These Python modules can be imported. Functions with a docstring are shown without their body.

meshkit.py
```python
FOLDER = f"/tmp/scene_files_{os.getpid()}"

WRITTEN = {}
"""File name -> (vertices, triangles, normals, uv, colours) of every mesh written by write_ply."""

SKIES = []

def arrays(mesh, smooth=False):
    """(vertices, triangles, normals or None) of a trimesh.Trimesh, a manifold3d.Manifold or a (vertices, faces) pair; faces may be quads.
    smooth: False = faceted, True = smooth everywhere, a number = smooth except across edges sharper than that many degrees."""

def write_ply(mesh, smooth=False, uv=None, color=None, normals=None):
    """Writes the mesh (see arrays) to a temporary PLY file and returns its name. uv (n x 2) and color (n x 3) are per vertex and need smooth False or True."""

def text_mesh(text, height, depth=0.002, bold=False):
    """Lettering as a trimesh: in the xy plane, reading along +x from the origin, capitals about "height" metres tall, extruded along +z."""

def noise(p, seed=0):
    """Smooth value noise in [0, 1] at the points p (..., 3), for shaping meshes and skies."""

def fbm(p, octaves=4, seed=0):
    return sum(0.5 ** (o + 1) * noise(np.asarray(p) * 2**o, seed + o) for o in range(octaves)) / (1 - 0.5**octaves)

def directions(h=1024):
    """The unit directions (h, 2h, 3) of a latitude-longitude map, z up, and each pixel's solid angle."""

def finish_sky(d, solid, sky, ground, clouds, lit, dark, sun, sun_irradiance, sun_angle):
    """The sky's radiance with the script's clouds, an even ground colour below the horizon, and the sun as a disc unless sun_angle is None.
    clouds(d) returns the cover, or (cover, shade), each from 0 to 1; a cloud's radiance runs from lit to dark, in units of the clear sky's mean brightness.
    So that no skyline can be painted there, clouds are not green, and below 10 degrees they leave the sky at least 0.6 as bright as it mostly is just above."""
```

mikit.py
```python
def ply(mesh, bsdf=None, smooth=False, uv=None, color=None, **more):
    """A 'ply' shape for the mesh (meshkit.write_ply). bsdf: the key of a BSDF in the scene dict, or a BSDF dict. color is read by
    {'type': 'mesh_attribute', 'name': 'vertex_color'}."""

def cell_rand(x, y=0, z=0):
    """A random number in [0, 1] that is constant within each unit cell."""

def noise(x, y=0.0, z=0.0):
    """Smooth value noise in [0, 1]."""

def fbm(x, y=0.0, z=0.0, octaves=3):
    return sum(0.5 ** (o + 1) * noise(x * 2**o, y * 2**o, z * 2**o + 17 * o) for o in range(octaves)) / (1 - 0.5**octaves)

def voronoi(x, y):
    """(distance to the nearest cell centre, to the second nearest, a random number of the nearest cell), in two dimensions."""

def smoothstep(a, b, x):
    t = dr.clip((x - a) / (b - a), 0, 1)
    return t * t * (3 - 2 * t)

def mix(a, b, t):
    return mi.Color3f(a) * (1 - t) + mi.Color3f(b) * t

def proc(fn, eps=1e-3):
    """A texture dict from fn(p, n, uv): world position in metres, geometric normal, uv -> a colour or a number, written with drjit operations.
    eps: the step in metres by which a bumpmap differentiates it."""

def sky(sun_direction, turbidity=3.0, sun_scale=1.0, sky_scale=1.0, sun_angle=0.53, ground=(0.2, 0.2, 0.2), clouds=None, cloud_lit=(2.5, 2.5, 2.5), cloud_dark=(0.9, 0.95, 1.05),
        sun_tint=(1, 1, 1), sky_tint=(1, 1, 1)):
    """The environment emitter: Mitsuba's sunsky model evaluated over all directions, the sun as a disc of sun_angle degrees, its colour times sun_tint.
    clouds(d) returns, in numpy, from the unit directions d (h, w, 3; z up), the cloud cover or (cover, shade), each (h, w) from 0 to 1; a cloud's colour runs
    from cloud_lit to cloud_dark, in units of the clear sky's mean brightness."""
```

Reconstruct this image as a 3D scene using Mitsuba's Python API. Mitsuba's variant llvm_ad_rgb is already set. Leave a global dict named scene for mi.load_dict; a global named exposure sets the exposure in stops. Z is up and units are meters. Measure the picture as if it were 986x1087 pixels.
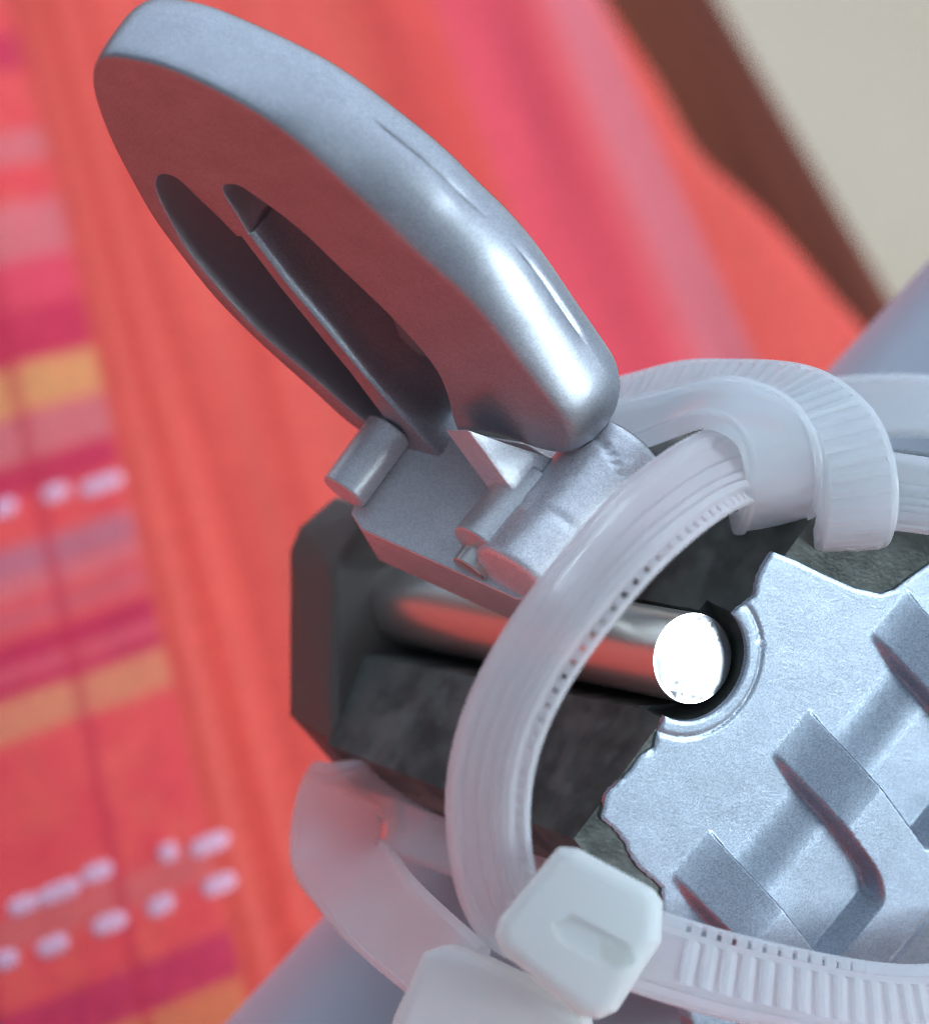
import math, numpy as np, trimesh, drjit as dr, mitsuba as mi, mikit, meshkit
import manifold3d as m3
from scipy.spatial import Delaunay
from shapely.geometry import Polygon, Point, LineString
from mikit import noise, fbm, smoothstep, mix, cell_rand

scene, labels = {}, {}
rng = np.random.default_rng(7)

# ------------------------------------------------------------------ frames, camera, light
# Bench frame: millimetres, origin on the latch body, X/Y/Z axes as in `B` below (Z points at the photographer).
# World frame: metres, z up; the cloth lies in the plane z = CLOTH_Z.
unit = lambda v: np.asarray(v, float) / np.linalg.norm(v)
UP = unit([0.20, 0.65, 0.73])
XW = unit(np.array([1.0, 0, 0]) - UP * UP[0])
YW = np.cross(UP, XW)
B = np.stack([XW, YW, UP])                      # bench -> world rotation
world = lambda p: np.asarray(p, float) @ B.T * 1e-3
wdir = lambda d: B @ unit(d)
D = 220.0                                       # lens to focus plane, mm
PX = 15.6                                       # photo pixels per mm in the focus plane
CLOTH_Z = -0.082
FOV = 2 * math.degrees(math.atan(986 / PX / 2 / D))

eye = world([0, 0, D])
scene['camera'] = {'type': 'thinlens', 'fov': FOV, 'fov_axis': 'x', 'near_clip': 0.02, 'far_clip': 30.0,
                   'aperture_radius': 0.0024, 'focus_distance': (D + 2.5) * 1e-3,
                   'to_world': mi.ScalarTransform4f().look_at(origin=eye.tolist(), target=world([0, 0, 0]).tolist(), up=wdir([0, 1, 0]).tolist())}
SUN = wdir([0.90, -0.10, 0.38])
GLOW = wdir([0.45, 0.85, -0.30])                # the bright side of the overcast, beyond the latch
def overcast(d):
    k = np.clip((d @ GLOW - 0.0) / 0.75, 0, 1); k = k * k * (3 - 2 * k)
    return np.ones(d.shape[:2]), 1 - k
scene['sky'] = mikit.sky(SUN.tolist(), turbidity=3, sun_scale=0.30, sky_scale=1.0, sun_angle=22, sun_tint=(0.62, 1.0, 1.85),
                         clouds=overcast, cloud_lit=(2.1, 2.6, 3.35), cloud_dark=(0.31, 0.41, 0.56), ground=(0.25, 0.22, 0.19))
exposure = 2.82

# ------------------------------------------------------------------ helpers
def ray_plane(px, P0, N):
    """points of the plane (P0, N; bench mm) where the photo shows the pixels px"""
    px = np.atleast_2d(np.asarray(px, float))
    d = np.stack([(px[:, 0] - 493) / PX, (543.5 - px[:, 1]) / PX, np.full(len(px), -D)], 1)
    o = np.array([0, 0, D]); k = ((np.asarray(P0) - o) @ N) / (d @ N)
    return o + d * k[:, None]
def at(x, y, Z):
    return ray_plane([[x, y]], [0, 0, Z], np.array([0, 0, 1.0]))[0]
def path(pts):
    return np.array([at(*p) for p in pts])
def spline(pts, n=120):
    from scipy.interpolate import CubicSpline
    pts = np.asarray(pts, float)
    t = np.r_[0, np.cumsum(np.linalg.norm(np.diff(pts[:, :3], axis=0), axis=1))]
    return CubicSpline(t, pts, axis=0)(np.linspace(0, t[-1], n))
def closed_spline(pts, n=160):
    from scipy.interpolate import CubicSpline
    pts = np.asarray(pts, float); p = np.vstack([pts, pts[:1]])
    t = np.r_[0, np.cumsum(np.linalg.norm(np.diff(p, axis=0), axis=1))]
    return CubicSpline(t, p, axis=0, bc_type='periodic')(np.linspace(0, t[-1], n, endpoint=False))
def to_tm(m):
    if hasattr(m, 'to_mesh'):
        g = m.to_mesh(); return trimesh.Trimesh(g.vert_properties[:, :3], g.tri_verts, process=False)
    if isinstance(m, tuple): return trimesh.Trimesh(*m, process=False)
    return m
def man(tm):
    return m3.Manifold(m3.Mesh(np.asarray(tm.vertices, np.float32), np.asarray(tm.faces, np.uint32)))
def hull(pts): return m3.Manifold.hull_points(np.asarray(pts, float))
def obj(key, mesh, bsdf, smooth=30, bench=True):
    k, i = key, 0
    while k in scene:
        i += 1; k = f'{key}_{i:03d}'
    m = to_tm(mesh).copy()
    if bench: m.vertices = world(m.vertices)
    scene[k] = mikit.ply(m, bsdf, smooth=smooth)
    return k
def tag(key, label, category=None, group=None, kind=None):
    labels[key] = {k: v for k, v in dict(label=label, category=category, group=group, kind=kind).items() if v}
def frame(o, x, y, z):
    """matrix taking local xyz to bench mm"""
    m = np.eye(4); m[:3, 0], m[:3, 1], m[:3, 2], m[:3, 3] = x, y, z, o; return m
def placed(tm, m):
    tm = to_tm(tm).copy(); tm.apply_transform(m); return tm
def ortho(z, xhint):
    z = unit(z); x = unit(np.asarray(xhint, float) - z * (np.asarray(xhint) @ z)); return x, np.cross(z, x), z
def rounded(poly, depth, r=0.3, n=3):
    """a plate from a shapely polygon, top at z = 0 down to -depth, edges rounded by r at the top and bottom"""
    cs = lambda p: m3.CrossSection([np.asarray(p.exterior.coords)[:-1]] + [np.asarray(h.coords)[:-1] for h in p.interiors], m3.FillRule.EvenOdd)
    slabs = []
    for i in range(n + 1):
        a = math.pi / 2 * i / n
        q = poly.buffer(-r * (1 - math.sin(a))) if i < n else poly
        e = r * (1 - math.cos(a))
        slabs.append((e, q))
    out = None
    pts = []
    hulls = []
    if abs(poly.convex_hull.area - poly.area) < 0.01 * poly.area and not poly.interiors:
        for e, q in slabs:
            c = np.asarray(q.exterior.coords)[:-1]
            pts += [np.c_[c, np.full(len(c), -e)], np.c_[c, np.full(len(c), -depth + e)]]
        return hull(np.vstack(pts))
    for e, q in slabs:
        s = cs(q).extrude(depth - 2 * e).translate([0, 0, -depth + e])
        out = s if out is None else out + s
    return out
def loft(loops, cap0=True, cap1=True, close=True):
    """loops: list of (n,3); closed rings joined in order"""
    n = len(loops[0]); v = np.vstack(loops); f = []
    i = np.arange(n if close else n - 1); j = (i + 1) % n
    for k in range(len(loops) - 1):
        a, b = k * n, (k + 1) * n
        f += [np.c_[a + i, a + j, b + j], np.c_[a + i, b + j, b + i]]
    if cap0:
        v = np.vstack([v, loops[0].mean(0)]); f.append(np.c_[j, i, np.full(n, len(v) - 1)])
    if cap1:
        o = (len(loops) - 1) * n
        v = np.vstack([v, loops[-1].mean(0)]); f.append(np.c_[o + i, o + j, np.full(n, len(v) - 1)])
    m = trimesh.Trimesh(v, np.vstack(f), process=False)
    return m
def cyl(p0, p1, r, n=48, r1=None):
    p0, p1 = np.asarray(p0, float), np.asarray(p1, float)
    c = m3.Manifold.cylinder(np.linalg.norm(p1 - p0), r, r if r1 is None else r1, n)
    x, y, z = ortho(p1 - p0, [0.3, 0.5, 0.8] if abs(unit(p1 - p0) @ unit([0.3, 0.5, 0.8])) < 0.9 else [1, 0, 0])
    return c.transform(frame(p0, x, y, z)[:3])
def bar(p0, p1, r, e=0.25, n=32):
    """a cylinder with rounded end edges"""
    p0, p1 = np.asarray(p0, float), np.asarray(p1, float); z = unit(p1 - p0)
    x, y, z = ortho(z, [0.3, 0.5, 0.8]); L = np.linalg.norm(p1 - p0)
    a = np.arange(n) * 2 * np.pi / n; loops = []
    for q in (0, 30, 60, 90):
        q = math.radians(q); loops.append((e - e * math.sin(q), r - e + e * math.sin(q) if False else r - e * (1 - math.sin(q)), ))
    prof = [(e * (1 - math.sin(math.radians(q))), r - e * (1 - math.cos(math.radians(q)))) for q in (90, 60, 30, 0)]
    prof = prof + [(L - h, rr) for h, rr in prof[::-1]]
    rings = [p0 + z * h + rr * (np.cos(a)[:, None] * x + np.sin(a)[:, None] * y) for h, rr in prof]
    return loft(rings)

# ------------------------------------------------------------------ materials
def srgb(h):
    c = np.array([int(h[i:i + 2], 16) for i in (0, 2, 4)]) / 255
    return tuple(np.where(c < 0.04045, c / 12.92, ((c + 0.055) / 1.055) ** 2.4).tolist())
def grain(p, n, uv):
    return noise(p.x * 11000, p.y * 11000, p.z * 11000) * 0.6 + noise(p.x * 6000, p.y * 6000, p.z * 6000) * 0.6
def orange_peel(p, n, uv):
    return fbm(p.x * 1100, p.y * 1100, p.z * 1100, 3)
def rough_cast(p, n, uv):
    return fbm(p.x * 900, p.y * 900, p.z * 900, 4) + 0.25 * noise(p.x * 5000, p.y * 5000, p.z * 5000)
def speck(base, amp):
    def f(p, n, uv):
        s = cell_rand(dr.floor(p.x * 9000), dr.floor(p.y * 9000), dr.floor(p.z * 9000))
        g = fbm(p.x * 500, p.y * 500, p.z * 500, 3)
        return mi.Color3f(base) * (1 - amp + amp * s * 1.4) * (0.9 + 0.2 * g)
    return f
def bumped(inner, fn, scale, eps=2e-5):
    return {'type': 'bumpmap', 'arbitrary': mikit.proc(fn, eps), 'scale': scale, 'nested': inner}
def two(b): return {'type': 'twosided', 'nested': b}
scene['silver_paint'] = two(bumped({'type': 'principled', 'base_color': mikit.proc(speck((0.37, 0.42, 0.48), 0.26)), 'metallic': 0.75, 'roughness': 0.42, 'specular': 0.5}, grain, 8e-6, 1e-5))
scene['smooth_silver'] = two(bumped({'type': 'principled', 'base_color': mikit.proc(speck((0.41, 0.42, 0.44), 0.18)), 'metallic': 0.8, 'roughness': 0.41, 'specular': 0.5}, orange_peel, 1.2e-5))
scene['bare_zinc'] = two(bumped({'type': 'principled', 'base_color': mikit.proc(speck((0.70, 0.70, 0.69), 0.15)), 'metallic': 0.6, 'roughness': 0.42}, orange_peel, 1.2e-5))
scene['bright_cast'] = two(bumped({'type': 'principled', 'base_color': mikit.proc(speck((0.80, 0.81, 0.82), 0.2)), 'metallic': 0.55, 'roughness': 0.40, 'specular': 0.5}, grain, 1.4e-5, 1e-5))
scene['cavity_zinc'] = two(bumped({'type': 'principled', 'base_color': {'type': 'rgb', 'value': [0.46, 0.46, 0.465]}, 'metallic': 0.7, 'roughness': 0.38}, orange_peel, 3e-5))
def cast_colour(p, n, uv):
    g = fbm(p.x * 420, p.y * 420, p.z * 420, 4)
    w = smoothstep(0.56, 0.74, fbm(p.x * 250 + 9, p.y * 250, p.z * 250, 4))
    return mix((0.040, 0.047, 0.040), (0.095, 0.104, 0.090), smoothstep(0.25, 0.75, g)) * (1 - 0.3 * w) + mi.Color3f(0.22, 0.23, 0.21) * (0.3 * w)
scene['raw_casting'] = two(bumped({'type': 'principled', 'base_color': mikit.proc(cast_colour), 'metallic': 0.12, 'roughness': 0.5, 'specular': 0.3}, rough_cast, 1.3e-4, 5e-5))
scene['grey_coat'] = two(bumped({'type': 'principled', 'base_color': {'type': 'rgb', 'value': [0.15, 0.135, 0.115]}, 'metallic': 0.45, 'roughness': 0.45}, grain, 1.5e-5))
scene['steel'] = two(bumped({'type': 'principled', 'base_color': {'type': 'rgb', 'value': [0.64, 0.61, 0.56]}, 'metallic': 0.85, 'roughness': 0.27}, orange_peel, 6e-6))
def cut_colour(p, n, uv):
    k = smoothstep(0.60, 0.72, noise(p.x * 3800, p.y * 3800, p.z * 3800)) * smoothstep(0.45, 0.6, noise(p.x * 900 + 4, p.y * 900, p.z * 900))
    return mix((0.85, 0.85, 0.85), (0.30, 0.30, 0.31), k)
scene['cut_steel'] = two(bumped({'type': 'principled', 'base_color': mikit.proc(cut_colour), 'metallic': 0.9, 'roughness': 0.35}, grain, 5e-6, 1e-5))
scene['tube_paint'] = two({'type': 'principled', 'base_color': {'type': 'rgb', 'value': [0.46, 0.49, 0.53]}, 'metallic': 0.2, 'roughness': 0.4})
scene['nylon'] = {'type': 'principledthin', 'base_color': {'type': 'rgb', 'value': [0.93, 0.95, 0.95]}, 'roughness': 0.16, 'spec_trans': 0.44, 'diff_trans': 1.15, 'eta': 1.45}
scene['thin_nylon'] = {'type': 'principledthin', 'base_color': {'type': 'rgb', 'value': [0.93, 0.94, 0.94]}, 'roughness': 0.22, 'spec_trans': 0.5, 'diff_trans': 1.1, 'eta': 1.4}
scene['head_nylon'] = {'type': 'principledthin', 'base_color': {'type': 'rgb', 'value': [0.89, 0.94, 0.91]}, 'roughness': 0.35, 'spec_trans': 0.08, 'diff_trans': 1.0, 'eta': 1.4}

# ------------------------------------------------------------------ setting: floor, table
CP0 = np.array([0, 0, 0]) + UP * CLOTH_Z * 1e3
def cloth_xy(px):                                # photo pixel -> point of the cloth plane (world, metres)
    return world(ray_plane(px, CP0, UP))
def floor_colour(p, n, uv):
    g = fbm(p.x * 6, p.y * 6, 0, 3); s = noise(p.x * 300, p.y * 300, 0)
    return mix((0.56, 0.42, 0.27), (0.64, 0.50, 0.35), g) * (0.94 + 0.12 * s)
scene['floor_finish'] = {'type': 'principled', 'base_color': mikit.proc(floor_colour), 'roughness': 0.5}
fl = trimesh.creation.box(extents=[16, 16, 0.05]); fl.apply_translation([0, 0, CLOTH_Z - 0.75 - 0.025])
tag(obj('floor', fl, 'floor_finish', False, bench=False), 'pale beige floor far below the table edge', kind='structure')

e0, e1 = cloth_xy([[806, -40], [1026, 330]])[:, :2]
ed = unit(e1 - e0); w6 = [float(v) for v in ed]; en = np.array([-ed[1], ed[0]])
if en @ (cloth_xy([[986, 0]])[0, :2] - e0) < 0: en = -en          # points outwards, off the table
def wood_colour(p, n, uv):
    a = p.x * w6[0] + p.y * w6[1]; b = p.y * w6[0] - p.x * w6[1]
    g = fbm(a * 14, b * 220, p.z * 220, 4)
    return mix((0.10, 0.018, 0.006), (0.20, 0.045, 0.018), smoothstep(0.2, 0.8, g))
scene['table_wood'] = {'type': 'principled', 'base_color': mikit.proc(wood_colour), 'roughness': 0.65, 'specular': 0.12}
TZ = CLOTH_Z - 0.0035
prof = [(-0.75, 0), (-0.012, 0), (-0.0075, -0.0008), (-0.0035, -0.003), (-0.001, -0.0068), (0, -0.012), (-0.0015, -0.019), (-0.006, -0.024), (-0.012, -0.026), (-0.75, -0.026)]
ring = lambda s: np.array([np.r_[e0 + ed * s + en * (a), TZ + z] for a, z in prof])
tm_ = loft([ring(-0.6), ring(0.8)]); tm_.fix_normals()
tag(obj('table_top', tm_, 'table_wood', 35, bench=False), 'dark red brown wooden table edge showing beyond the cloth', 'table')

# ------------------------------------------------------------------ tablecloth
hem_px = [(520, -210), (585, -110), (640, -10), (668, 35), (704, 92), (748, 165), (802, 214), (862, 280), (935, 362), (1010, 440), (1090, 520), (1200, 640)]
hem = cloth_xy(hem_px)[:, :2]
hem = spline(np.vstack([hem[0] + (hem[0] - hem[1]) * 3, hem, *[hem[-1] + ed * (1 if ed @ (hem[-1] - hem[0]) > 0 else -1) * k for k in (0.05, 0.12, 0.25, 0.45)]]), 260)
inward = -en
A0, A1 = cloth_xy([[60, 230], [262, 1060]])[:, :2]
warp = unit(A1 - A0)                              # along the panel edge, towards the viewer
C0, C1 = cloth_xy([[0, 770], [200, 702]])[:, :2]
weft = unit(C1 - C0)
inv = np.linalg.inv(np.stack([weft, warp], 1))    # plane xy -> (across, along) mm from A0
f4 = [float(v) for v in (inv[0, 0], inv[0, 1], inv[1, 0], inv[1, 1], A0[0], A0[1])]
def across_along(p):
    x, y = p.x - f4[4], p.y - f4[5]
    return f4[0] * x + f4[1] * y, f4[2] * x + f4[3] * y
def ab(xy): return (np.asarray(xy) - A0) @ inv.T * 1e3
def fold_height(xy):
    q = ab(xy); a, b = q[..., 0], q[..., 1]
    p = np.stack([a / 16, b / 90, a * 0], -1)
    h = 1.6 * (meshkit.fbm(p, 3, 5) - 0.5) + 0.9 * (meshkit.noise(np.stack([a / 6, b / 60, a * 0], -1), 9) - 0.5)
    return h
srows = np.r_[0, 0.0004, 0.001, 0.002, 0.0035, np.linspace(0.005, 0.17, 130), np.linspace(0.175, 0.62, 30)]
grid = hem[None] + srows[:, None, None] * inward
hgt = fold_height(grid)
edge_fall = np.exp(-srows / 0.0018)[:, None]
Zc = CLOTH_Z + 1e-3 * hgt - 0.0006 * edge_fall
V = np.concatenate([np.dstack([grid, Zc]).reshape(-1, 3), np.dstack([grid, Zc - 0.0009]).reshape(-1, 3)])
R_, C_ = len(srows), len(hem)
ii, jj = np.meshgrid(np.arange(R_ - 1), np.arange(C_ - 1), indexing='ij')
q = (ii * C_ + jj).ravel(); o = R_ * C_
F = np.vstack([np.c_[q, q + 1, q + C_], np.c_[q + 1, q + C_ + 1, q + C_], np.c_[q + o, q + C_ + o, q + 1 + o], np.c_[q + 1 + o, q + C_ + o, q + C_ + 1 + o],
               *[np.r_['1,2,0', k, k + o, k + 1] for k in [np.arange(C_ - 1)]], *[np.c_[k + 1, k + o, k + 1 + o] for k in [np.arange(C_ - 1)]]])
cloth_mesh = trimesh.Trimesh(V, F, process=False); cloth_mesh.fix_normals()
def band(b, lo, hi, s=0.9): return smoothstep(lo - s, lo + s, b) * (1 - smoothstep(hi - s, hi + s, b))
BANDS = [(-30, -24, 'd63a5c'), (-14, -9, 'e3747c'), (-3, 5.5, 'e4747e'), (5.5, 12, 'ee4c66'), (12, 19.5, 'd43458'), (19.5, 26, 'e89a68'), (26, 32, 'dc727a'), (32, 36, 'cf3358'),
         (42, 46, 'c87084'), (46, 48, 'e2727c'), (49, 52, 'e0606c'), (53, 56, 'cc3058'), (56, 57.5, 'e05a70'), (57.5, 59.5, 'd0385c'), (59.5, 64, 'e88a6c'), (82.5, 86, 'e0686a'),
         (92, 97, 'd03860'), (97, 103, 'e8805c'), (108, 114, 'cc3058'), (118, 126, 'e3747c')]
def cloth_colour(p, n, uv):
    a, b = across_along(p); a, b = a * 1e3, b * 1e3
    j = (noise(a * 0.09, b * 0.02, 3) - 0.5) * 2.0
    a = a + j
    st = noise(a * 1.3, b * 0.012, 5)                          # warp streaks
    col = mix(srgb('ee5447'), srgb('f26656'), st)
    for lo, hi, c in STRIPES:
        col = mix(col, srgb(c), band(a, lo, hi, 1.2) * (0.65 + 0.35 * st))
    pan = mix(srgb('f04c58'), srgb('f4605c'), noise(a * 0.4, b * 0.3, 1))
    for lo, hi, c in BANDS:
        pan = mix(pan, srgb(c), band(b, lo, hi) * (0.8 + 0.2 * noise(a * 0.8, b * 0.5, 8)))
    dk = 0.0
    for c in (-8.8, -23.0, -37.0): dk = dk + band(a, c - 0.7, c + 0.7, 0.6)
    pan = mix(pan, srgb('c8304a'), dk * 0.55)
    pan = pan * mi.Color3f(1.05, 1.0, 0.84)
    inp = (1 - smoothstep(-0.7, 0.7, a)) * smoothstep(-25.7, -24.3, a)
    col = mix(col, pan, inp)
    col = mix(col, srgb('d8463a'), band(a, 0.4, 1.8, 0.8) * 0.7)
    thread = noise(a * 4.2, b * 0.5, 2) * noise(a * 0.5, b * 4.2, 4)
    return col * (0.96 + 0.3 * thread)
STRIPES = [(4, 6, 'dd473a'), (9.5, 11, 'd8463a'), (18, 19.5, 'dd4a3c'), (44, 53, 'ea5048'), (54, 67, 'f0505e'), (67, 70, 'e8626a'), (70, 76.5, 'e3757a')]
def cloth_weave(p, n, uv):
    a, b = across_along(p)
    return dr.sin(a * 7000) * dr.sin(b * 7000)
scene['cotton'] = two(bumped({'type': 'principled', 'base_color': mikit.proc(cloth_colour), 'roughness': 0.85, 'specular': 0.2, 'sheen': 0.2}, cloth_weave, 6e-5, 3e-5))
obj('tablecloth__fabric', cloth_mesh, 'cotton', True, bench=False)
tag('tablecloth', 'red and orange woven cotton cloth with pink and yellow bands covering the table', 'tablecloth')

# raised woven dashes of pale thread on the panel
def dash(a, b, la, wb, key):
    n = 26
    t = np.linspace(-1, 1, n); loops = []
    for u_ in t:
        k = math.sqrt(max(1 - u_ ** 4, 0.02))
        ang = np.arange(14) * 2 * np.pi / 14
        aa = a + u_ * la / 2 + 0 * ang; bb = b + np.cos(ang) * wb / 2 * k
        xy = A0 + np.stack([aa, bb], 1) * 1e-3 @ np.stack([weft, warp])
        z = CLOTH_Z + fold_height(xy) * 1e-3 + 1e-3 * (0.05 + np.sin(ang) * 0.45 * k)
        loops.append(np.c_[xy, z])
    m = loft(loops); m.fix_normals()
    return obj(key, m, 'pale_thread', True, bench=False)
scene['pale_thread'] = two(bumped({'type': 'principled', 'base_color': {'type': 'rgb', 'value': list(srgb('eab2c2'))}, 'roughness': 0.7, 'sheen': 0.4}, cloth_weave, 5e-5, 3e-5))
for px, py, la in [(222, 897, 4.2), (178, 905, 2.0), (103, 926, 3.2), (62, 946, 4.6), (24, 960, 3.0), (232, 940, 3.6), (170, 961, 2.8), (116, 980, 3.6), (56, 1003, 3.2), (6, 1020, 2.5), (107, 516, 5.0), (58, 524, 3.0), (3, 540, 3.0)]:
    a_, b_ = ab(cloth_xy([(px, py)])[0, :2]); dash(a_, b_, la, 2.0, 'tablecloth__stitch')

# ------------------------------------------------------------------ bicycle tube behind the latch
TD = unit([0.68, 0.73, -0.10]); TR = 17.0
side = unit(np.cross(TD, [0, 0, 1]))              # to the right of the tube's run
edge_pt = at(615, 679, -38)
tc = edge_pt + side * TR * 1.0
p = [tc + TD * k for k in (-75, 240)]
tube_outer = cyl(p[0], p[1], TR, 128); tube_inner = cyl(p[0] - TD, p[1] + TD, TR - 1.6, 128)
obj('frame_tube', tube_outer - tube_inner, 'tube_paint', 40)
tag('frame_tube', 'thick pale blue grey round tube running diagonally behind the latch', 'tube')

# ------------------------------------------------------------------ latch body
R = unit([0.60, -0.16, 0.784])                    # along the steel rod, towards its cut end
W = unit(np.array([0, -1.0, 0]) + R * R[1] * 1.0) # across the open side, downwards
W = unit(W - R * (W @ R)); Q = np.cross(W, R); Q = Q if Q[2] > 0 else -Q     # out of the open side
A = unit([0.47, -0.22, 0.855])                    # normal of the painted end plate
ROD1 = at(735, 699, -1.2)                         # centre of the rod's cut end
RL = 35.0
RR = unit([0.60, -0.088, 0.795])
ROD0 = ROD1 - RR * RL
plate0 = at(742, 702, 0.6)                        # a point of the plate plane
rel = lambda P: np.stack([(np.atleast_2d(P) - ROD1) @ R, (np.atleast_2d(P) - ROD1) @ W, (np.atleast_2d(P) - ROD1) @ Q], -1)
RM = frame(ROD1, R, W, Q)

def prism(sec, r0, r1):
    """a body along R: cross-section points (w, q), from r0 to r1"""
    c = m3.CrossSection([np.asarray(sec, float)], m3.FillRule.NonZero) if Polygon(sec).exterior.is_ccw else m3.CrossSection([np.asarray(sec, float)[::-1]], m3.FillRule.NonZero)
    m = c.extrude(r1 - r0)                        # local x = w, y = q, z = r
    return m.transform(frame(ROD1 + R * r0, W, Q, R)[:3] if np.cross(W, Q) @ R > 0 else frame(ROD1 + R * r0, W, Q, R)[:3])
def wq(r, w, q): return ROD1 + R * r + W * w + Q * q
main_sec = [(12.3, 8.4), (15.6, 5.0), (17.5, -2), (17.5, -30), (-13, -30), (-13, -10.2), (-12, -8)]
body = prism(main_sec, -40, 40)
# chamfered rim: end wall and lower lip in one piece (inner edge, outer edge)
RIM = [((392, 540, -24.6), (352, 528, -28.0)), ((360, 592, -24.8), (314, 560, -28.6)), ((356, 606, -24.6), (305, 584, -28.6)), ((356, 784, -21.6), (305, 758, -26.0)), ((367, 798, -20.3), (375, 836, -24.6)), ((480, 838, -9.2), (474, 866, -13.8)), ((556, 866, -2.9), (556, 900, -7.4))]
secs = []
for i_, o_ in RIM:
    I, O = at(*i_), at(*o_)
    I2 = I + unit(O - I) * 0.35; O2 = O + unit(I - O) * 0.35
    secs.append(np.array([I - Q * 0.35, I2, O2, O - Q * 0.35, O - Q * 11, I - Q * 13]))
frame_rim = None
for u_, v_ in zip(secs[:-1], secs[1:]):
    hs = hull(np.vstack([u_, v_])); frame_rim = hs if frame_rim is None else frame_rim + hs
I2, I3 = at(*RIM[2][0]), at(*RIM[3][0])
mw = np.cross(I3 - I2, -Q); mw = unit(mw if mw @ R > 0 else -mw)
body = body.trim_by_plane(mw.tolist(), float(mw @ I2))
# dark ledges level with the plate on both sides of the rod
gx, gy, gz = ortho(RR, W); GM = frame(ROD0, gx, gy, gz)
groove = m3.CrossSection([np.vstack([[(3.6 * math.cos(a), -3.6 * math.sin(a)) for a in np.linspace(math.pi, 0, 24)][::1], [(4.1, 14), (-4.1, 14)]])], m3.FillRule.NonZero)
if gy @ Q < 0: groove = groove.mirror([0, 1])
body = body - groove.extrude(80).transform(GM[:3]) - m3.Manifold.cylinder(60, 4.48, 4.48, 48, True).transform(frame(at(738, 703, 0.6), *ortho(A, [1, 0, 0]))[:3]).translate(A * 26)
body = body - cyl(p[0], p[1], TR + 0.15, 128)
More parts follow.
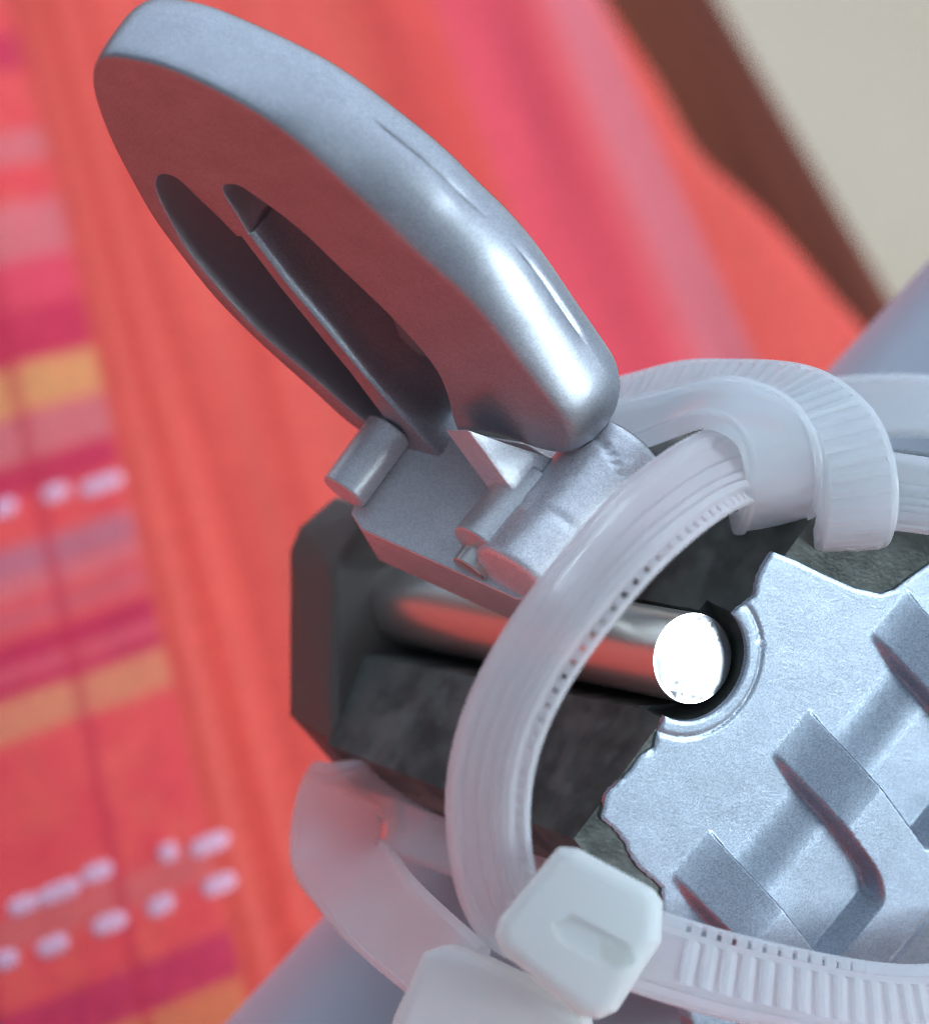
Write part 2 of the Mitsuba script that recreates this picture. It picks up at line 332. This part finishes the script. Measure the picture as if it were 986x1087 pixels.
# cut at the end plate
axp, ayp, azp = ortho(A, [1, 0, 0])
PM = frame(plate0, axp, ayp, azp)
big = m3.Manifold.cube([200, 200, 100], True).translate([0, 0, 50 - 0.3]).transform(PM[:3])
body = body - big
frame_rim = frame_rim - cyl(p[0], p[1], TR + 0.15, 128)
fm = to_tm(frame_rim.refine_to_length(1.0)); fv = fm.vertex_normals
fm.vertices = fm.vertices + fv * ((meshkit.fbm(fm.vertices * 0.6, 3, 5) - 0.5) * 0.14)[:, None]
obj('latch__chamfered_rim', fm, 'grey_coat', 40)
labels['latch__chamfered_rim'] = {'label': 'smooth dark brown grey chamfered end and lower rim'}
bm = to_tm(body.refine_to_length(1.2))
nv = bm.vertex_normals; vv = bm.vertices.copy()
bm.vertices = vv + nv * ((meshkit.fbm(vv * 0.7, 3, 3) - 0.5) * 0.28)[:, None]
obj('latch__body', bm, 'raw_casting', 35)
labels['latch__body'] = {'label': 'dark rough unpainted casting with an open trough'}
# steel rod
rod = cyl(ROD0, ROD1 + RR * 3, 3.12, 96)
EN = unit([0.48, -0.05, 0.876])
rx, ry, rz = ortho(EN, [1, 0, 0])
rod = rod - m3.Manifold.cube([30, 30, 20], True).translate([0, 0, 10]).transform(frame(ROD1, rx, ry, rz)[:3])
obj('latch__rod', rod, 'steel', 30)
# its bright cut end: a slightly domed, ragged disc
rr = np.linspace(0, 1, 14); an = np.linspace(0, 2 * np.pi, 90, endpoint=False)
rag = 1 + 0.10 * (meshkit.noise(np.stack([np.cos(an) * 4, np.sin(an) * 4, an * 0], -1), 4) - 0.5)
k = 1 / (EN @ R)
xr = unit(R - EN * (R @ EN)); yr = np.cross(EN, xr)
loops = []
for q_ in rr[::-1]:
    p_ = ROD1 + 3.0 * q_ * rag[:, None] * (k * np.cos(an)[:, None] * xr + np.sin(an)[:, None] * yr)
    hz = 0.06 + 0.22 * (1 - q_ ** 2) + 0.03 * (meshkit.noise(p_ * 2.2, 8) - 0.5)
    loops.append(p_ + EN * np.atleast_1d(hz)[:, None])
m = loft(loops, cap0=False, cap1=True); m.fix_normals()
if (m.vertex_normals.mean(0) @ EN) < 0: m.invert()
obj('latch__rod__cut_end', m, 'cut_steel', True)
labels['latch__rod__cut_end'] = {'label': 'bright shiny cut end of the steel rod'}

# ---- painted end plate with its stepped relief
def pl(px): 
    P = ray_plane(px, plate0, A); return np.stack([(P - plate0) @ axp, (P - plate0) @ ayp], -1)
S0 = pl([(703, 940)])[0]
d2 = unit(pl([(958, 632)])[0] - S0); d1 = unit(pl([(845, 1000)])[0] - pl([(752, 880)])[0])
si = np.linalg.inv(np.stack([d2, d1], 1))
SK = np.array([27.62, 17.47]) / np.array([((pl([(958, 632)])[0] - S0) @ si.T)[0], ((pl([(900, 1030)])[0] - S0) @ si.T)[1]])
st_ = lambda uv: (np.asarray(uv) - S0) @ si.T * SK

def sst(a, b, x):
    t = np.clip((x - a) / (b - a), 0, 1); return t * t * (3 - 2 * t)
HOLE = pl([(738, 703)])[0]; HR = float(np.linalg.norm(pl([(793, 700)])[0] - HOLE))
out_px = [(640, 868), (645, 846), (655, 832), (668, 817), (682, 803), (694, 797), (699, 780), (706, 762), (738, 703), (788, 642), (800, 632), (804, 615), (812, 600), (821, 586), (846, 596), (872, 609), (908, 625), (935, 631), (950, 626), (966, 614), (1000, 590), (1090, 560), (1130, 700), (1120, 1010), (1000, 1140), (760, 1180), (715, 1060), (703, 990), (703, 944), (668, 908)]
outline = Polygon(pl(out_px)).buffer(-0.25).buffer(0.25).buffer(0)
plate_poly = outline.difference(Point(HOLE).buffer(HR, 32))
if plate_poly.geom_type != 'Polygon': plate_poly = max(plate_poly.geoms, key=lambda g: g.area)
ring_ = plate_poly.exterior.segmentize(0.16)
rp = np.asarray(ring_.coords)[:-1]
jag = (meshkit.fbm(np.c_[rp * 2.2, rp[:, 0] * 0], 4, 3) - 0.5) * 0.34 + (meshkit.noise(np.c_[rp * 0.5, rp[:, 0] * 0], 11) - 0.5) * 0.6
jag = jag * (st_(rp)[:, 0] < 20)
tg = np.roll(rp, -1, 0) - np.roll(rp, 1, 0); tg /= np.linalg.norm(tg, axis=1, keepdims=True) + 1e-9
near_hole = np.abs(np.linalg.norm(rp - HOLE, axis=1) - HR) < 0.05
rp = rp + np.c_[tg[:, 1], -tg[:, 0]] * (jag * ~near_hole)[:, None]
plate_poly = Polygon(rp).buffer(0)
rp = np.asarray(plate_poly.exterior.coords)[:-1]
H = 2.9
def relief(uv):
    q = st_(uv); s_, t_ = q[:, 0], q[:, 1]
    k = np.floor((s_ - 1.25) / 11.45); sm = s_ - 1.25 - k * 11.45
    ramp = H * (1 - np.cos(np.pi * np.clip((t_ + 0.3) / 8.0, 0, 1))) / 2 * 0.5 + H * 0.5 * np.clip(t_ / 7.2, 0, 1)
    pocket = 0.40 * H * sst(2.8, 7.2, t_) + (1 - 0.40) * H * sst(12.6, 13.9, t_)
    edge_r = sst(-0.55, 0.45, -(11.45 - sm)) + sst(-0.1, 0.0, -sm)           # wide wall at the pocket's right
    corner = np.clip((t_ - 10.5) / 3, 0, 1) ** 2 * 1.3
    right = sst(11.45 - 0.5 - corner, 11.45 + 0.05 - corner * 0.6, sm)
    left = 1 - sst(3.98, 4.02, sm)
    strip = np.maximum(right, left)
    h = pocket + (ramp - pocket) * strip
    h = h * (s_ > -8)
    h -= 0.16 * np.exp(-((t_ - 17.7) / 0.13) ** 2) + 0.055 * np.clip(t_ - 17.7, 0, 20)
    rad = np.linalg.norm(uv - HOLE, axis=1)
    h -= 0.14 * np.exp(-((rad - HR - 1.1) / 0.12) ** 2)
    h += 0.03 * (meshkit.fbm(np.c_[uv * 0.5, uv[:, :1] * 0], 3, 2) - 0.5)
    d = np.array([plate_poly.exterior.distance(g) for g in map(Point, uv)]) if False else None
    return h
x0, y0, x1, y1 = plate_poly.bounds
gx_, gy_ = np.meshgrid(np.arange(x0, x1, 0.17), np.arange(y0, y1, 0.17))
gp = np.c_[gx_.ravel(), gy_.ravel()]
import shapely
ins = shapely.contains_xy(plate_poly.buffer(-0.1), gp[:, 0], gp[:, 1]); gp = gp[ins]
sg = st_(gp)[:, 0] - 1.25; sg = sg - np.floor(sg / 11.45) * 11.45
gp = gp[np.abs(sg - 4.0) > 0.11]
O_, D2_, D1_ = S0, d2 / SK[0], d1 / SK[1]
ex = np.vstack([O_ + D2_ * (1.25 + 11.45 * k + 4.0 + e) + D1_ * np.arange(-0.5, 15, 0.12)[:, None] for k in range(-1, 4) for e in (-0.03, 0.03)])
gp = np.vstack([gp, ex[shapely.contains_xy(plate_poly.buffer(-0.1), ex[:, 0], ex[:, 1])]])
pts = np.vstack([rp, gp]); tri = Delaunay(pts).simplices
ce = pts[tri].mean(1); tri = tri[shapely.contains_xy(plate_poly, ce[:, 0], ce[:, 1])]
hh = relief(pts)
bd = shapely.distance(plate_poly.exterior, shapely.points(pts))
hh = hh - 0.07 * np.clip(1 - bd / 0.18, 0, 1) ** 2
up_ = np.c_[pts, hh]
nb = len(rp)
sk = np.c_[rp, np.full(nb, -0.45)]
ib = np.arange(nb); jb = (ib + 1) % nb; N0 = len(up_)
fa = np.vstack([tri, np.c_[ib, jb, N0 + jb], np.c_[ib, N0 + jb, N0 + ib]])
pm = trimesh.Trimesh(np.vstack([up_, sk]), fa, process=False); pm.fix_normals()
if pm.face_normals[:50, 2].mean() < 0: pm.invert()
obj('latch__end_plate', placed(pm, PM), 'silver_paint', 45)
labels['latch__end_plate'] = {'label': 'sandblasted silver end plate with stepped grip relief'}
tag('latch', 'silver metal latch body with dark trough, steel rod and stepped end plate', 'latch')

# ------------------------------------------------------------------ hinge on the open side
Hn = unit([-0.22, 0.42, 0.88])
L0 = at(460, 530, -7.8)
hx, hy, hz_ = ortho(Hn, [1, 0, 0]); HM = frame(L0, hx, hy, hz_)
def on_leaf(px, P=None): 
    P = ray_plane(px, L0, Hn); return np.stack([(P - L0) @ hx, (P - L0) @ hy], -1)
leaf = Polygon(on_leaf([(383, 562), (372, 545), (405, 462), (470, 455), (560, 470), (640, 520), (610, 640), (548, 636)])).buffer(0)
obj('latch__hinge_leaf', placed(rounded(leaf, 5.5, 0.18), HM), 'bare_zinc', 35)
def kn(x, y, Z): return at(x, y, Z)
kd = unit(at(410, 462, -11.5) - at(364, 527, -10.5))
obj('latch__hinge_knuckle', bar(kn(364, 524, -8.5), kn(414, 455, -9.8), 1.75), 'bare_zinc', 40)
obj('latch__hinge_knuckle', bar(kn(506, 582, -3.6), kn(568, 507, -5.8), 2.05), 'bare_zinc', 40)
obj('latch__hinge_pin', bar(kn(497, 606, -4.4), kn(520, 574, -5.0), 1.35, 0.15), 'steel', 40)
# barrel: a thick cylinder with a parting groove and a ragged surface
b0, b1 = kn(547, 624, -2.6), kn(664, 478, -7.0)
bz = unit(b1 - b0); bx, by, bz = ortho(bz, [0.3, 0.5, 0.8]); BL = np.linalg.norm(b1 - b0)
an = np.arange(72) * 2 * np.pi / 72; rings = []
for h_ in np.linspace(0, BL, 44):
    e = min(h_, BL - h_); rr_ = 3.7 - 0.5 * max(0, 1 - e / 0.5) ** 2
    P_ = b0 + bz * h_ + rr_ * (np.cos(an)[:, None] * bx + np.sin(an)[:, None] * by)
    dn = unit(np.zeros(3) + 1)
    disp = (meshkit.fbm(P_ * 2.2, 3, 6) - 0.5) * 0.11
    g1 = np.exp(-((h_ - BL * 0.80 + 0.8 * np.sin(an * 2)) / 0.16) ** 2) * 0.3 + np.exp(-((h_ - BL * 0.36) / 0.15) ** 2) * 0.3
    P_ = P_ + (disp - g1)[:, None] * (np.cos(an)[:, None] * bx + np.sin(an)[:, None] * by)
    rings.append(P_)
m = loft(rings); m.fix_normals(); obj('latch__hinge_barrel', m, 'bright_cast', 50)

# ------------------------------------------------------------------ oval cover standing open on the hinge
Cn = unit([-0.40, -0.72, 0.57])
C0_ = at(520, 468, -5.0)
cx, cy, cz = ortho(Cn, [1, -0.7, 0]); CM = frame(C0_, cx, cy, cz)
def on_cap(px): 
    P = ray_plane(px, C0_, Cn); return np.stack([(P - C0_) @ cx, (P - C0_) @ cy], -1)
rim_px = [(99, 72), (110, 60), (132, 60), (165, 67), (215, 87), (265, 114), (300, 137), (335, 166), (370, 199), (405, 232), (440, 266), (480, 301), (520, 343), (560, 394), (590, 432), (607, 462), (603, 480), (584, 480), (556, 472), (520, 460), (480, 458), (440, 466), (405, 470),
          (378, 456), (340, 423), (300, 387), (260, 350), (222, 310), (190, 270), (162, 232), (140, 194), (120, 156), (106, 122), (98, 94)]
ol = closed_spline(on_cap(rim_px), 260)
if Polygon(ol).exterior.is_ccw is False: ol = ol[::-1]
def off(d):                                      # the outline moved inwards by d
    t = np.roll(ol, -2, 0) - np.roll(ol, 2, 0); t /= np.linalg.norm(t, axis=1, keepdims=True)
    nrm = np.c_[-t[:, 1], t[:, 0]]
    return ol + nrm * np.broadcast_to(d, (len(ol),))[:, None]
cpx = ol.mean(0)
crack = np.clip(meshkit.noise(np.c_[ol * 0.25, ol[:, :1] * 0], 12) * 2.2 - 0.5, 0, 1)
prof_c = [(0.55, 0.0), (0.22, -0.03), (0.06, -0.14), (-0.06, -0.4), (-0.16, -1.0), (-0.22, -2.0), (-0.22, -3.2), (-0.2, -4.25), (None, -4.4), (-0.18, -4.55), (-0.1, -5.2), (0.12, -6.0), (0.5, -6.7), (1.1, -7.3), (2.0, -7.7), (3.2, -7.9)]
La = unit(on_cap([(560, 394)])[0] - on_cap([(165, 67)])[0]); la = (ol - on_cap([(165, 67)])[0]) @ La / np.linalg.norm(on_cap([(560, 394)])[0] - on_cap([(165, 67)])[0]); bw = np.clip((la - 0.05) / 0.6, 0, 1); bw = bw * bw * (3 - 2 * bw)
loops = []
for d, z in prof_c:
    dd = -0.19 + (0.05 + 0.40 * crack) * np.clip((la - 0.38) / 0.1, 0, 1) * (1 - np.clip((la - 1.02) / 0.05, 0, 1)) if d is None else d
    dd = dd - bw * (2.3 - 1.1 * np.clip((la - 0.6) / 0.5, 0, 1)) * math.sin(min(1, -z / 4.0) * math.pi / 2)
    w_ = off(dd); zz = z + 0.5 * np.sin(np.arange(len(ol)) / len(ol) * 6.28 * 3) * (0.3 if -5 < z < -4 else 0)
    loops.append(np.c_[w_, np.broadcast_to(zz, (len(w_),))])
cap = loft(loops); cap.fix_normals()
cap = man(cap)
left_px = [(170, 186), (181, 187), (205, 206), (226, 226), (255, 256), (292, 300), (330, 344), (368, 388), (405, 430), (418, 452), (404, 456), (382, 444), (345, 412), (302, 376), (262, 340), (226, 300), (196, 262), (174, 222), (165, 200)]
right_px = [(236, 199), (246, 196), (270, 208), (320, 246), (362, 286), (402, 324), (440, 364), (464, 396), (476, 426), (483, 452), (490, 484), (458, 484), (428, 448), (386, 400), (344, 350), (303, 302), (274, 266), (256, 236), (242, 214)]
def pit(px, depth, taper):
    o = closed_spline(on_cap(px), 140)
    if not Polygon(o).exterior.is_ccw: o = o[::-1]
    c = o.mean(0); L_ = []
    ax = unit(o[np.argmax(np.linalg.norm(o - c, axis=1))] - c); ay = np.array([-ax[1], ax[0]])
    for z, k in [(0.6, 1.10), (0.0, 1.06), (-0.12, 1.0), (-0.4, 0.97), (-1.2, 0.94), (-2.4, 0.90), (-3.6, 0.84), (-4.6, 0.74), (-5.3, 0.58), (-depth, 0.3)]:
        d_ = o - c; q_ = c + np.outer(d_ @ ax, ax) * (1 - (1 - k) * 0.25) + np.outer(d_ @ ay, ay) * (1 - (1 - k) * taper)
        L_.append(np.c_[q_, np.full(len(q_), z)])
    m = loft(L_); m.fix_normals()
    if m.volume < 0: m.invert()
    return man(m)
cap = cap - pit(left_px, 5.6, 0.7) - pit(right_px, 5.6, 0.5)
web_px = [(250, 252), (274, 252), (305, 300), (346, 348), (389, 400), (431, 446), (470, 490), (438, 494), (412, 448), (362, 392), (324, 348), (286, 303)]
web = Polygon(on_cap(web_px)).buffer(0.15); wc = np.asarray(web.exterior.coords)[:-1]; wc = wc if web.exterior.is_ccw else wc[::-1]
cap = cap - m3.CrossSection([wc], m3.FillRule.NonZero).extrude(6.0).translate([0, 0, -5.0])
ct = to_tm(cap); fc = ct.triangles_center
P3 = web.buffer(0.05)
P1, P2 = [Polygon(closed_spline(on_cap(q_), 120)).buffer(0.12) for q_ in (left_px, right_px)]
hol = (shapely.contains_xy(P1, fc[:, 0], fc[:, 1]) | shapely.contains_xy(P2, fc[:, 0], fc[:, 1]) | shapely.contains_xy(P3, fc[:, 0], fc[:, 1])) & (fc[:, 2] < -0.2) & (fc[:, 2] > -5.75)
hol &= (fc[:, 2] < -0.75) | (np.abs(ct.face_normals[:, 2]) < 0.9)
obj('oval_cover__shell', placed(ct.submesh([np.nonzero(~hol)[0]], append=True, repair=False), CM), 'smooth_silver', 38)
obj('oval_cover__hollow', placed(ct.submesh([np.nonzero(hol)[0]], append=True, repair=False), CM), 'cavity_zinc', 50)
labels['oval_cover__hollow'] = {'label': 'dark unpainted inside of the hollow'}
rib_l = on_cap([(250, 251), (292, 306), (328, 350), (366, 395), (406, 449), (442, 500)]); rib_r = on_cap([(264, 250), (303, 302), (344, 350), (387, 402), (429, 448), (470, 492)])
segs = None
for i in range(5):
    q4 = []
    for l_, r_ in ((rib_l[i], rib_r[i]), (rib_l[i + 1], rib_r[i + 1])):
        x_ = unit(r_ - l_)
        q4 += [[*(l_ + x_ * 0.3), -0.2], [*l_, -0.55], [*(l_ - x_ * 0.5), -5.5], [*(r_ - x_ * 0.1), -0.2], [*(r_ + x_ * .2), -0.55], [*(r_ + x_ * 0.55), -2.0], [*(r_ + x_ * 0.65), -5.5]]
    hs = hull(q4); segs = hs if segs is None else segs + hs
obj('oval_cover__rib', placed(segs, CM), 'smooth_silver', 40)
tang_n = unit([0.545, -0.03, 0.835]); T0 = at(552, 480, -3.3)
tx, ty, tz = ortho(tang_n, [1, 0, 0]); 
def on_t(px):
    P = ray_plane(px, T0, tang_n); return np.stack([(P - T0) @ tx, (P - T0) @ ty], -1)
obj('oval_cover__tang', placed(rounded(Polygon(on_t([(499, 457), (530, 468), (560, 478), (586, 486), (606, 488), (625, 478), (645, 456), (640, 480), (565, 545), (548, 524)])), 3.2, 0.2), frame(T0, tx, ty, tz)), 'bright_cast', 35)
tag('oval_cover', 'oval silver metal cover standing open on the hinge, hollow ribbed underside showing', 'cover')
labels['oval_cover__rib'] = {'label': 'stiffening rib down the middle of the hollow'}

# ------------------------------------------------------------------ cable ties
def sweep(c, w, nn, sec, i0=0, i1=None):
    c, w, nn = c[i0:i1], w[i0:i1], nn[i0:i1]
    m = loft(list(np.stack([c + w * a + nn * b for a, b in sec], 1))); m.fix_normals(); return m
def strap(key, pts, ws, width, thick, mat='nylon', teeth=None, n=150, pitch=1.35, ladder=None, tooth=0.11, grooves=()):
    """pts: bench mm points of the middle of the strap; ws: width directions there; teeth = (from, to) in parts of the length;
    ladder = ((from, to) on the right, (from, to) on the left): there the edge is open between its teeth"""
    P = spline(np.c_[pts, [unit(w) for w in ws]], n); c, w = P[:, :3], P[:, 3:]
    t = np.gradient(c, axis=0); t /= np.linalg.norm(t, axis=1, keepdims=True)
    w = w - t * (w * t).sum(1, keepdims=True); w /= np.linalg.norm(w, axis=1, keepdims=True)
    nn = np.cross(w, t)                               # outer face
    H_, k = width / 2, thick / 2; r = min(0.3, k * 0.6)
    h = H_ - 0.85 if ladder else H_
    top = [(-h, -k + r), (-h, k - r), (-h + r * .3, k - r * .3), (-h + r, k), (-h + 0.6, k + 0.02), (-h + 0.75, k - 0.12)]
    for g_ in grooves:
        top += [(g_ * h - 0.15, k - 0.10 + 0.05), (g_ * h - 0.09, k - 0.45), (g_ * h + 0.09, k - 0.45), (g_ * h + 0.15, k + 0.05)]
    top += [(h - r, k), (h - r * .3, k - r * .3), (h, k - r), (h, -k + r)]
    sec = top + [(h - r * .3, -k + r * .3), (h - r, -k), (h - 0.6, -k), (h - 0.6, -k + 0.25), (0, -k + 0.25), (-h + 0.6, -k + 0.25), (-h + 0.6, -k), (-h + r, -k), (-h + r * .3, -k + r * .3)]
    sk_ = obj(key + '__strap', sweep(c, w, nn, sec), mat, 36)
    Ls = np.r_[0, np.cumsum(np.linalg.norm(np.diff(c, axis=0), axis=1))]
    def block(q_, cs, w0, w1):
        g = lambda arr: np.array([np.interp(q_, Ls, arr[:, i]) for i in range(3)])
        o, tt, ww, no = g(c), unit(g(t)), unit(g(w)), unit(g(nn))
        obj(sk_ + '__tooth', hull([o + tt * u_ + no * e + ww * s_ for s_ in (w0, w1) for u_, e in cs]), mat, 20)
    if ladder:
        for sgn, (f0, f1) in ((1, ladder[0]), (-1, ladder[1])):
            i0, i1 = int(f0 * n), int(f1 * n)
            rail = [(sgn * (H_ - 0.26), -k + .05), (sgn * (H_ - 0.26), -k + 0.75), (sgn * (H_ - 0.06), -k + 0.72), (sgn * H_, -k + 0.5), (sgn * H_, -k + 0.2)]
            obj(sk_ + '__edge_rail', sweep(c, w, nn, rail), mat, 40)
            fill = [(sgn * (h - 0.04), -k + 0.12), (sgn * (h - 0.04), k - 0.15), (sgn * (h + 0.3), k - 0.28), (sgn * (H_ - 0.22), -k + 0.68), (sgn * (H_ - 0.22), -k + 0.12)]
            for a_, b_ in ((0, i0), (i1, n)):
                if b_ - a_ > 3: obj(sk_ + '__edge_strip', sweep(c, w, nn, fill, a_, b_), mat, 36)
            for q_ in np.arange(Ls[min(i0, n - 1)], Ls[min(i1, n - 1)], 1.12):
                block(q_, [(-0.30, -k + 0.1), (0.42, -k + 0.1), (0.30, -k + 0.7), (-0.30, -k + 0.7)], sgn * (h - 0.04), sgn * (H_ - 0.22))
    if teeth:
        for q_ in np.arange(teeth[0] * Ls[-1], teeth[1] * Ls[-1], pitch):
            a0, a1 = -k - tooth, -k + 0.27
            block(q_, [(-0.62, a1), (0.52, a1), (0.34, a0), (-0.05, a0)], -h + 0.65 - 0.05, h - 0.65 + 0.05)
    return sk_
def head_block(key, px, Z, n_, depth, r, mat='head_nylon', cut=None):
    o = at(*px[0], Z); n_ = unit(n_); x, y, z = ortho(n_, [1, 0, 0])
    P = ray_plane(px, o, n_); poly = Polygon(np.stack([(P - o) @ x, (P - o) @ y], -1)).buffer(-0.5).buffer(0.5)
    b = rounded(poly, depth, r, 6); M = frame(o, x, y, z)
    if cut is not None:
        for cpx_, dz in cut:
            Pc = ray_plane(cpx_, o, n_); q_ = Polygon(np.stack([(Pc - o) @ x, (Pc - o) @ y], -1)).buffer(0.12)
            cc = np.asarray(q_.exterior.coords)[:-1]; cc = cc if q_.exterior.is_ccw else cc[::-1]
            b = b - m3.CrossSection([cc], m3.FillRule.NonZero).extrude(5).translate([0, 0, -dz])
    return obj(key, placed(b, M), mat, 30)

# tie over the front: head, round the latch, out to the right and back to the head
g = 'ties'
A_pts = path([(578, 1000, 7.5), (535, 965, 8.5), (519, 915, 9.5), (515, 850, 11), (527, 782, 12.5), (558, 712, 13.5), (603, 645, 13.5), (660, 577, 12.5), (722, 522, 8.0), (778, 492, 1.0), (830, 496, -4.5), (890, 511, -3.6), (950, 519, -2.6), (1040, 534, -3),
              (1140, 590, -12), (1190, 700, -22), (1195, 850, -24), (1150, 985, -14), (1060, 1055, -4), (960, 1072, 2), (860, 1058, 5), (760, 1035, 6.5), (680, 1010, 7)])
A_w = [(0.85, 0.25, 0.35), (0.85, 0.2, 0.42), (0.88, 0.05, 0.48), (0.86, 0.05, 0.5), (0.84, -0.2, 0.5), (0.76, -0.42, 0.5), (0.70, -0.52, 0.48), (0.64, -0.6, 0.48), (0.54, -0.7, 0.46), (0.35, -0.82, 0.45), (0.05, -0.88, 0.45), (0.0, -0.88, 0.47), (0.0, -0.86, 0.5), (0, -0.85, 0.5),
       (0, -0.8, 0.6), (0, -0.7, 0.7), (0, -0.7, 0.7), (0, -0.8, 0.6), (-.1, -0.85, 0.5), (-0.15, -0.85, 0.5), (-0.2, -0.84, 0.5), (-0.25, -0.84, 0.48), (-0.3, -0.82, 0.46)]
strap('cable_tie', A_pts, A_w, 6.0, 1.5, teeth=(0.74, 0.985), n=320, ladder=((0.03, 0.35), (0.90, 0.985)), grooves=(-0.05, 0.42, 0.72))
head_block('cable_tie__head', [(592, 898), (612, 900), (690, 942), (700, 956), (698, 1000), (650, 1075), (632, 1083), (612, 1078), (532, 1012), (523, 995), (528, 975)], 13.0, (-0.10, 0.14, 0.98), 6.5, 1.1,
           cut=[([(588, 982), (608, 972), (668, 1004), (672, 1022), (652, 1030), (596, 1000)], 0.6), ([(640, 1002), (664, 1012), (662, 1026), (640, 1018)], 1.8)])
tag('cable_tie', 'wide clear white cable tie arching over the steel rod, with grooved square head', 'cable tie')
# second tie: hairpin round the lower left corner into the head at the bottom edge
T2 = path([(640, 940, -9), (560, 908, -12), (480, 878, -15), (425, 855, -18), (388, 838, -22), (366, 846, -25), (357, 884, -24), (368, 922, -18), (398, 958, -10), (446, 1004, -2), (505, 1056, 5)])
strap('cable_tie_001', T2, [(0.2, -0.75, 0.62)] * 3 + [(0.45, -0.66, 0.6), (0.85, -0.36, 0.4), (0.96, -0.2, 0.2), (0.97, -0.05, 0.25), (0.8, 0.3, 0.5), (0.55, 0.45, 0.7), (0.45, 0.45, 0.78), (0.45, 0.45, 0.78)], 7.0, 1.2, mat='thin_nylon')
head_block('cable_tie_001__head', [(447, 1012), (470, 1003), (506, 1014), (560, 1040), (620, 1078), (650, 1200), (380, 1200), (416, 1080)], 8.6, (-0.12, 0.12, 0.98), 6.0, 1.1)
tag('cable_tie_001', 'clear white cable tie bent round the lower left corner, head at bottom edge', 'cable tie')
C1 = path([(560, 490, -15), (620, 464, -11.5), (680, 448, -7.5), (735, 432, -3.5), (785, 432, 1), (820, 458, 3), (832, 498, 2.6), (829, 532, 0), (820, 552, -4), (810, 545, -9)])
Cw = [(0.0, 0.55, -0.83), (0.0, 0.55, -0.83), (0.1, 0.55, -0.83), (0.3, 0.5, -0.75), (0.6, 0.42, -0.55), (0.86, 0.3, -0.3), (0.97, 0.12, -0.1), (0.98, 0.1, 0.0), (0.98, 0.1, 0.0), (0.98, 0.1, 0)]
strap('cable_tie_002', C1, Cw, 5.2, 1.5)
tag('cable_tie_002', 'smooth clear white cable tie strap hooked over the front tie, left of the two', 'cable tie')
C2 = path([(560, 470, -19), (620, 440, -16), (680, 424, -13), (750, 412, -8), (820, 412, -5), (872, 434, -1), (902, 474, 1.4), (911, 522, 1.6), (908, 556, -.5), (900, 574, -4.5), (890, 565, -9)])
strap('cable_tie_003', C2, Cw[:1] + Cw, 5.4, 1.5, teeth=(0.1, 0.98), pitch=1.0, tooth=0.08)
tag('cable_tie_003', 'toothed clear white cable tie strap hooked over the front tie, right of the two', 'cable tie')
C3 = path([(850, 440, -19), (905, 432, -20), (960, 430, -21), (1040, 438, -24), (1120, 470, -30)])
strap('cable_tie_004', C3, [(0, 0.92, -0.4)] * 5, 4.8, 1.4)
tag('cable_tie_004', 'blurred white cable tie strap crossing the tube behind the two hooked straps', 'cable tie')
